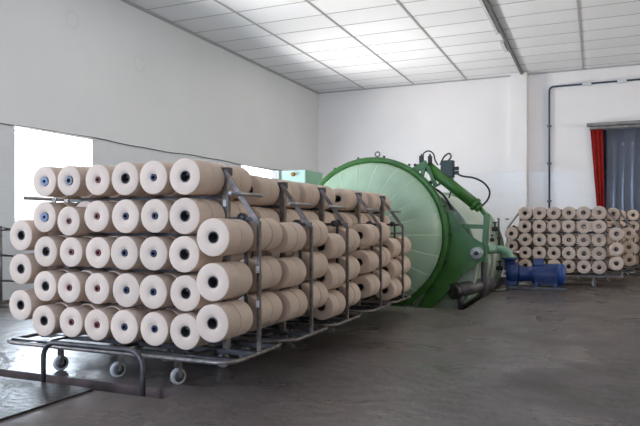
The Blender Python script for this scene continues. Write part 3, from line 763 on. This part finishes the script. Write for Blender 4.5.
# ---------------------------------------------------------------- control cabinet
cb0 = at(281.5, 200, 9.15).x; cb1 = at(305.4, 200, 9.15).x; cz = at(295, 170, 9.15).z
cab = empty('control_cabinet', ((cb0+cb1)/2, 9.5, 0)); tag(cab, 'pale mint control cabinet with a round orange switch, left of the domed door', 'cabinet')
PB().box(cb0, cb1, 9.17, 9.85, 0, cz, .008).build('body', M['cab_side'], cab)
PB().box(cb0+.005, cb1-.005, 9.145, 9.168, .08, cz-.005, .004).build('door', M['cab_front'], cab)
kp = at(293.4, 174.3, 9.14); k_ = PB(); k_.lathe([(.001, -.05), (.026, -.05), (.030, -.02), (.034, 0), (.001, 0)], 20, c=kp); k_.build('switch_knob', M['brass'], cab)
kp = at(293.4, 179, 9.14)
gb = at(273, 171, 9.3); gb2 = at(280.5, 171, 9.3)
o = MB().box(gb.x, gb2.x, 9.25, 9.6, 0, gb.z, .01).build('switch_box', M['trunk']); rebase(o, ((gb.x+gb2.x)/2, 9.4, 0))
tag(o, 'narrow pale grey box standing left of the mint control cabinet', 'box')

# ---------------------------------------------------------------- hoop, plate, stand
hp = [onfloor(47, 383, -.16)]
a_, b2 = Vector((-3.262, 3.06, 0)), Vector((-2.47, 3.06, 0)); zt_, rr = .255, .10
pts = [(a_.x, 3.06, -.155), (a_.x, 3.06, zt_-rr)]
for k in range(1, 8):
    t = PI/2*k/7; pts.append((a_.x+rr*(1-math.cos(t)), 3.06, zt_-rr+rr*math.sin(t)))
for k in range(0, 8):
    t = PI/2*k/7; pts.append((b2.x-rr+rr*math.sin(t), 3.06, zt_-rr+rr*math.cos(t)))
pts.append((b2.x, 3.06, -.155))
o = MB().tube(pts, .0165, 12).build('guard_hoop', M['steel_dark']); tag(o, 'dark bent steel pipe hoop standing in the trench before the nearest carriage', 'hoop')
pl = MB(); pl.box(-4.9, -2.80, .6, 3.015, .001, .012, .002)
o = pl.build('trench_cover_plate', M['plate']); tag(o, 'large dark glossy steel cover plate on the floor at bottom left', 'floor plate')
# low empty spiked stand near the left wall
st = empty('spiked_stand', (-6.70, 5.9, 0)); tag(st, 'low empty steel stand with thin spikes near the left wall below the window', 'stand')
sx, sy = -6.70, 5.9
for dx_ in (-.32, .32):
    PB().tube([(sx+dx_, sy, .015), (sx+dx_, sy, 1.0)], .016, 8).build('post', M['steel'], st)
PB().tube([(sx-.36, sy-.25, .02), (sx+.45, sy-.25, .02), (sx+.45, sy+.25, .02), (sx-.36, sy+.25, .02)], .016, 8, closed=True).bar((sx-.32, sy-.25, .02), (sx-.32, sy+.25, .02), .03, .03).bar((sx+.32, sy-.25, .02), (sx+.32, sy+.25, .02), .03, .03).build('base_frame', M['steel'], st)
for z in (.30, .62, .95):
    PB().box(sx-.32, sx+.32, sy-.012, sy+.012, z-.012, z+.012).build('crossbar', M['steel_dark'], st)
    for dx_ in (-.25, 0, .25): PB().tube([(sx+dx_, sy-.28, z+.03), (sx+dx_, sy+.02, z-.0)], .008, 6).build('spike', M['steel_dark'], st)

# ---------------------------------------------------------------- light
def area(name, loc, rot, sx, sy, power, col):
    l = bpy.data.lights.new(name, 'AREA'); l.shape = 'RECTANGLE'; l.size = sx; l.size_y = sy; l.energy = power; l.color = col
    o = bpy.data.objects.new(name, l); COL.objects.link(o); o.location = loc; o.rotation_euler = rot; return o
E = 1.0
for i, (a, b) in enumerate(WIN):
    area('window_daylight', (XL-TW-.05, (a+b)/2, (WZ0+WZ1)/2), (0, -PI/2, 0), WZ1-WZ0, b-a, (200, 170, 200)[i]*E, (.78, .88, 1))
    area('added_uplight', (XL-TW-.95, (a+b)/2, .75), (0, -PI/2-.9, 0), 1.3, 2.0, (90, 1150, 830)[i]*E, (1, .88, .80))  # tilted lamp added outside each window to lift the ceiling
for i, (a, b) in enumerate(FW):
    # sky light coming in level, and an added uplight that brightens the ceiling
    area('rear_daylight', ((a+b)/2, YF-TW-.05, (FZ0+FZ1)/2), (PI/2, 0, 0), b-a, FZ1-FZ0, (760, 10, 5)[i]*E, [(.55, .70, 1), (1, .93, .86), (1, .9, .8)][i])
    area('added_uplight', ((a+b)/2, YF-TW-1.3, .6), (PI/2+.55, 0, 0), 3.0, 1.6, (220, 80, 10)[i]*E, (1, .86, .77))
for i, (a, b) in enumerate(RW):
    area('added_uplight', (XR+TW+.9, (a+b)/2, 1.6), (0, PI/2+.75, 0), 1.6, 2.6, (0, 0, 0, 10, 60)[i]*E, (1, .92, .86))  # warm uplight added behind the invented right openings
for (a, b), pw in zip(RW[2:], (5, 80, 150)):
    area('added_side_fill', (XR+TW+.05, (a+b)/2, (RZ0+RZ1)/2), (0, PI/2, 0), RZ1-RZ0, b-a, pw*E, (1, .91, .82))  # level fill added for the package sides and left wall
W = bpy.data.worlds.new('sky'); S.world = W; W.use_nodes = True
W.node_tree.nodes['Background'].inputs[0].default_value = (.97, .98, 1, 1); W.node_tree.nodes['Background'].inputs[1].default_value = 2.3

# ---------------------------------------------------------------- camera
cam = bpy.data.cameras.new('camera'); co = bpy.data.objects.new('camera', cam); COL.objects.link(co)
cam.sensor_width = 36; cam.lens = F/640*36; cam.clip_end = 100; cam.clip_start = .05
co.location = (0, 0, 1); co.rotation_euler = (PI/2, 0, TH); cam.shift_y = 13/640
S.camera = co
S.view_settings.view_transform = 'Standard'; S.view_settings.look = 'None'; S.view_settings.gamma = 1; S.view_settings.use_curve_mapping = False
S.view_settings.exposure = 0.0
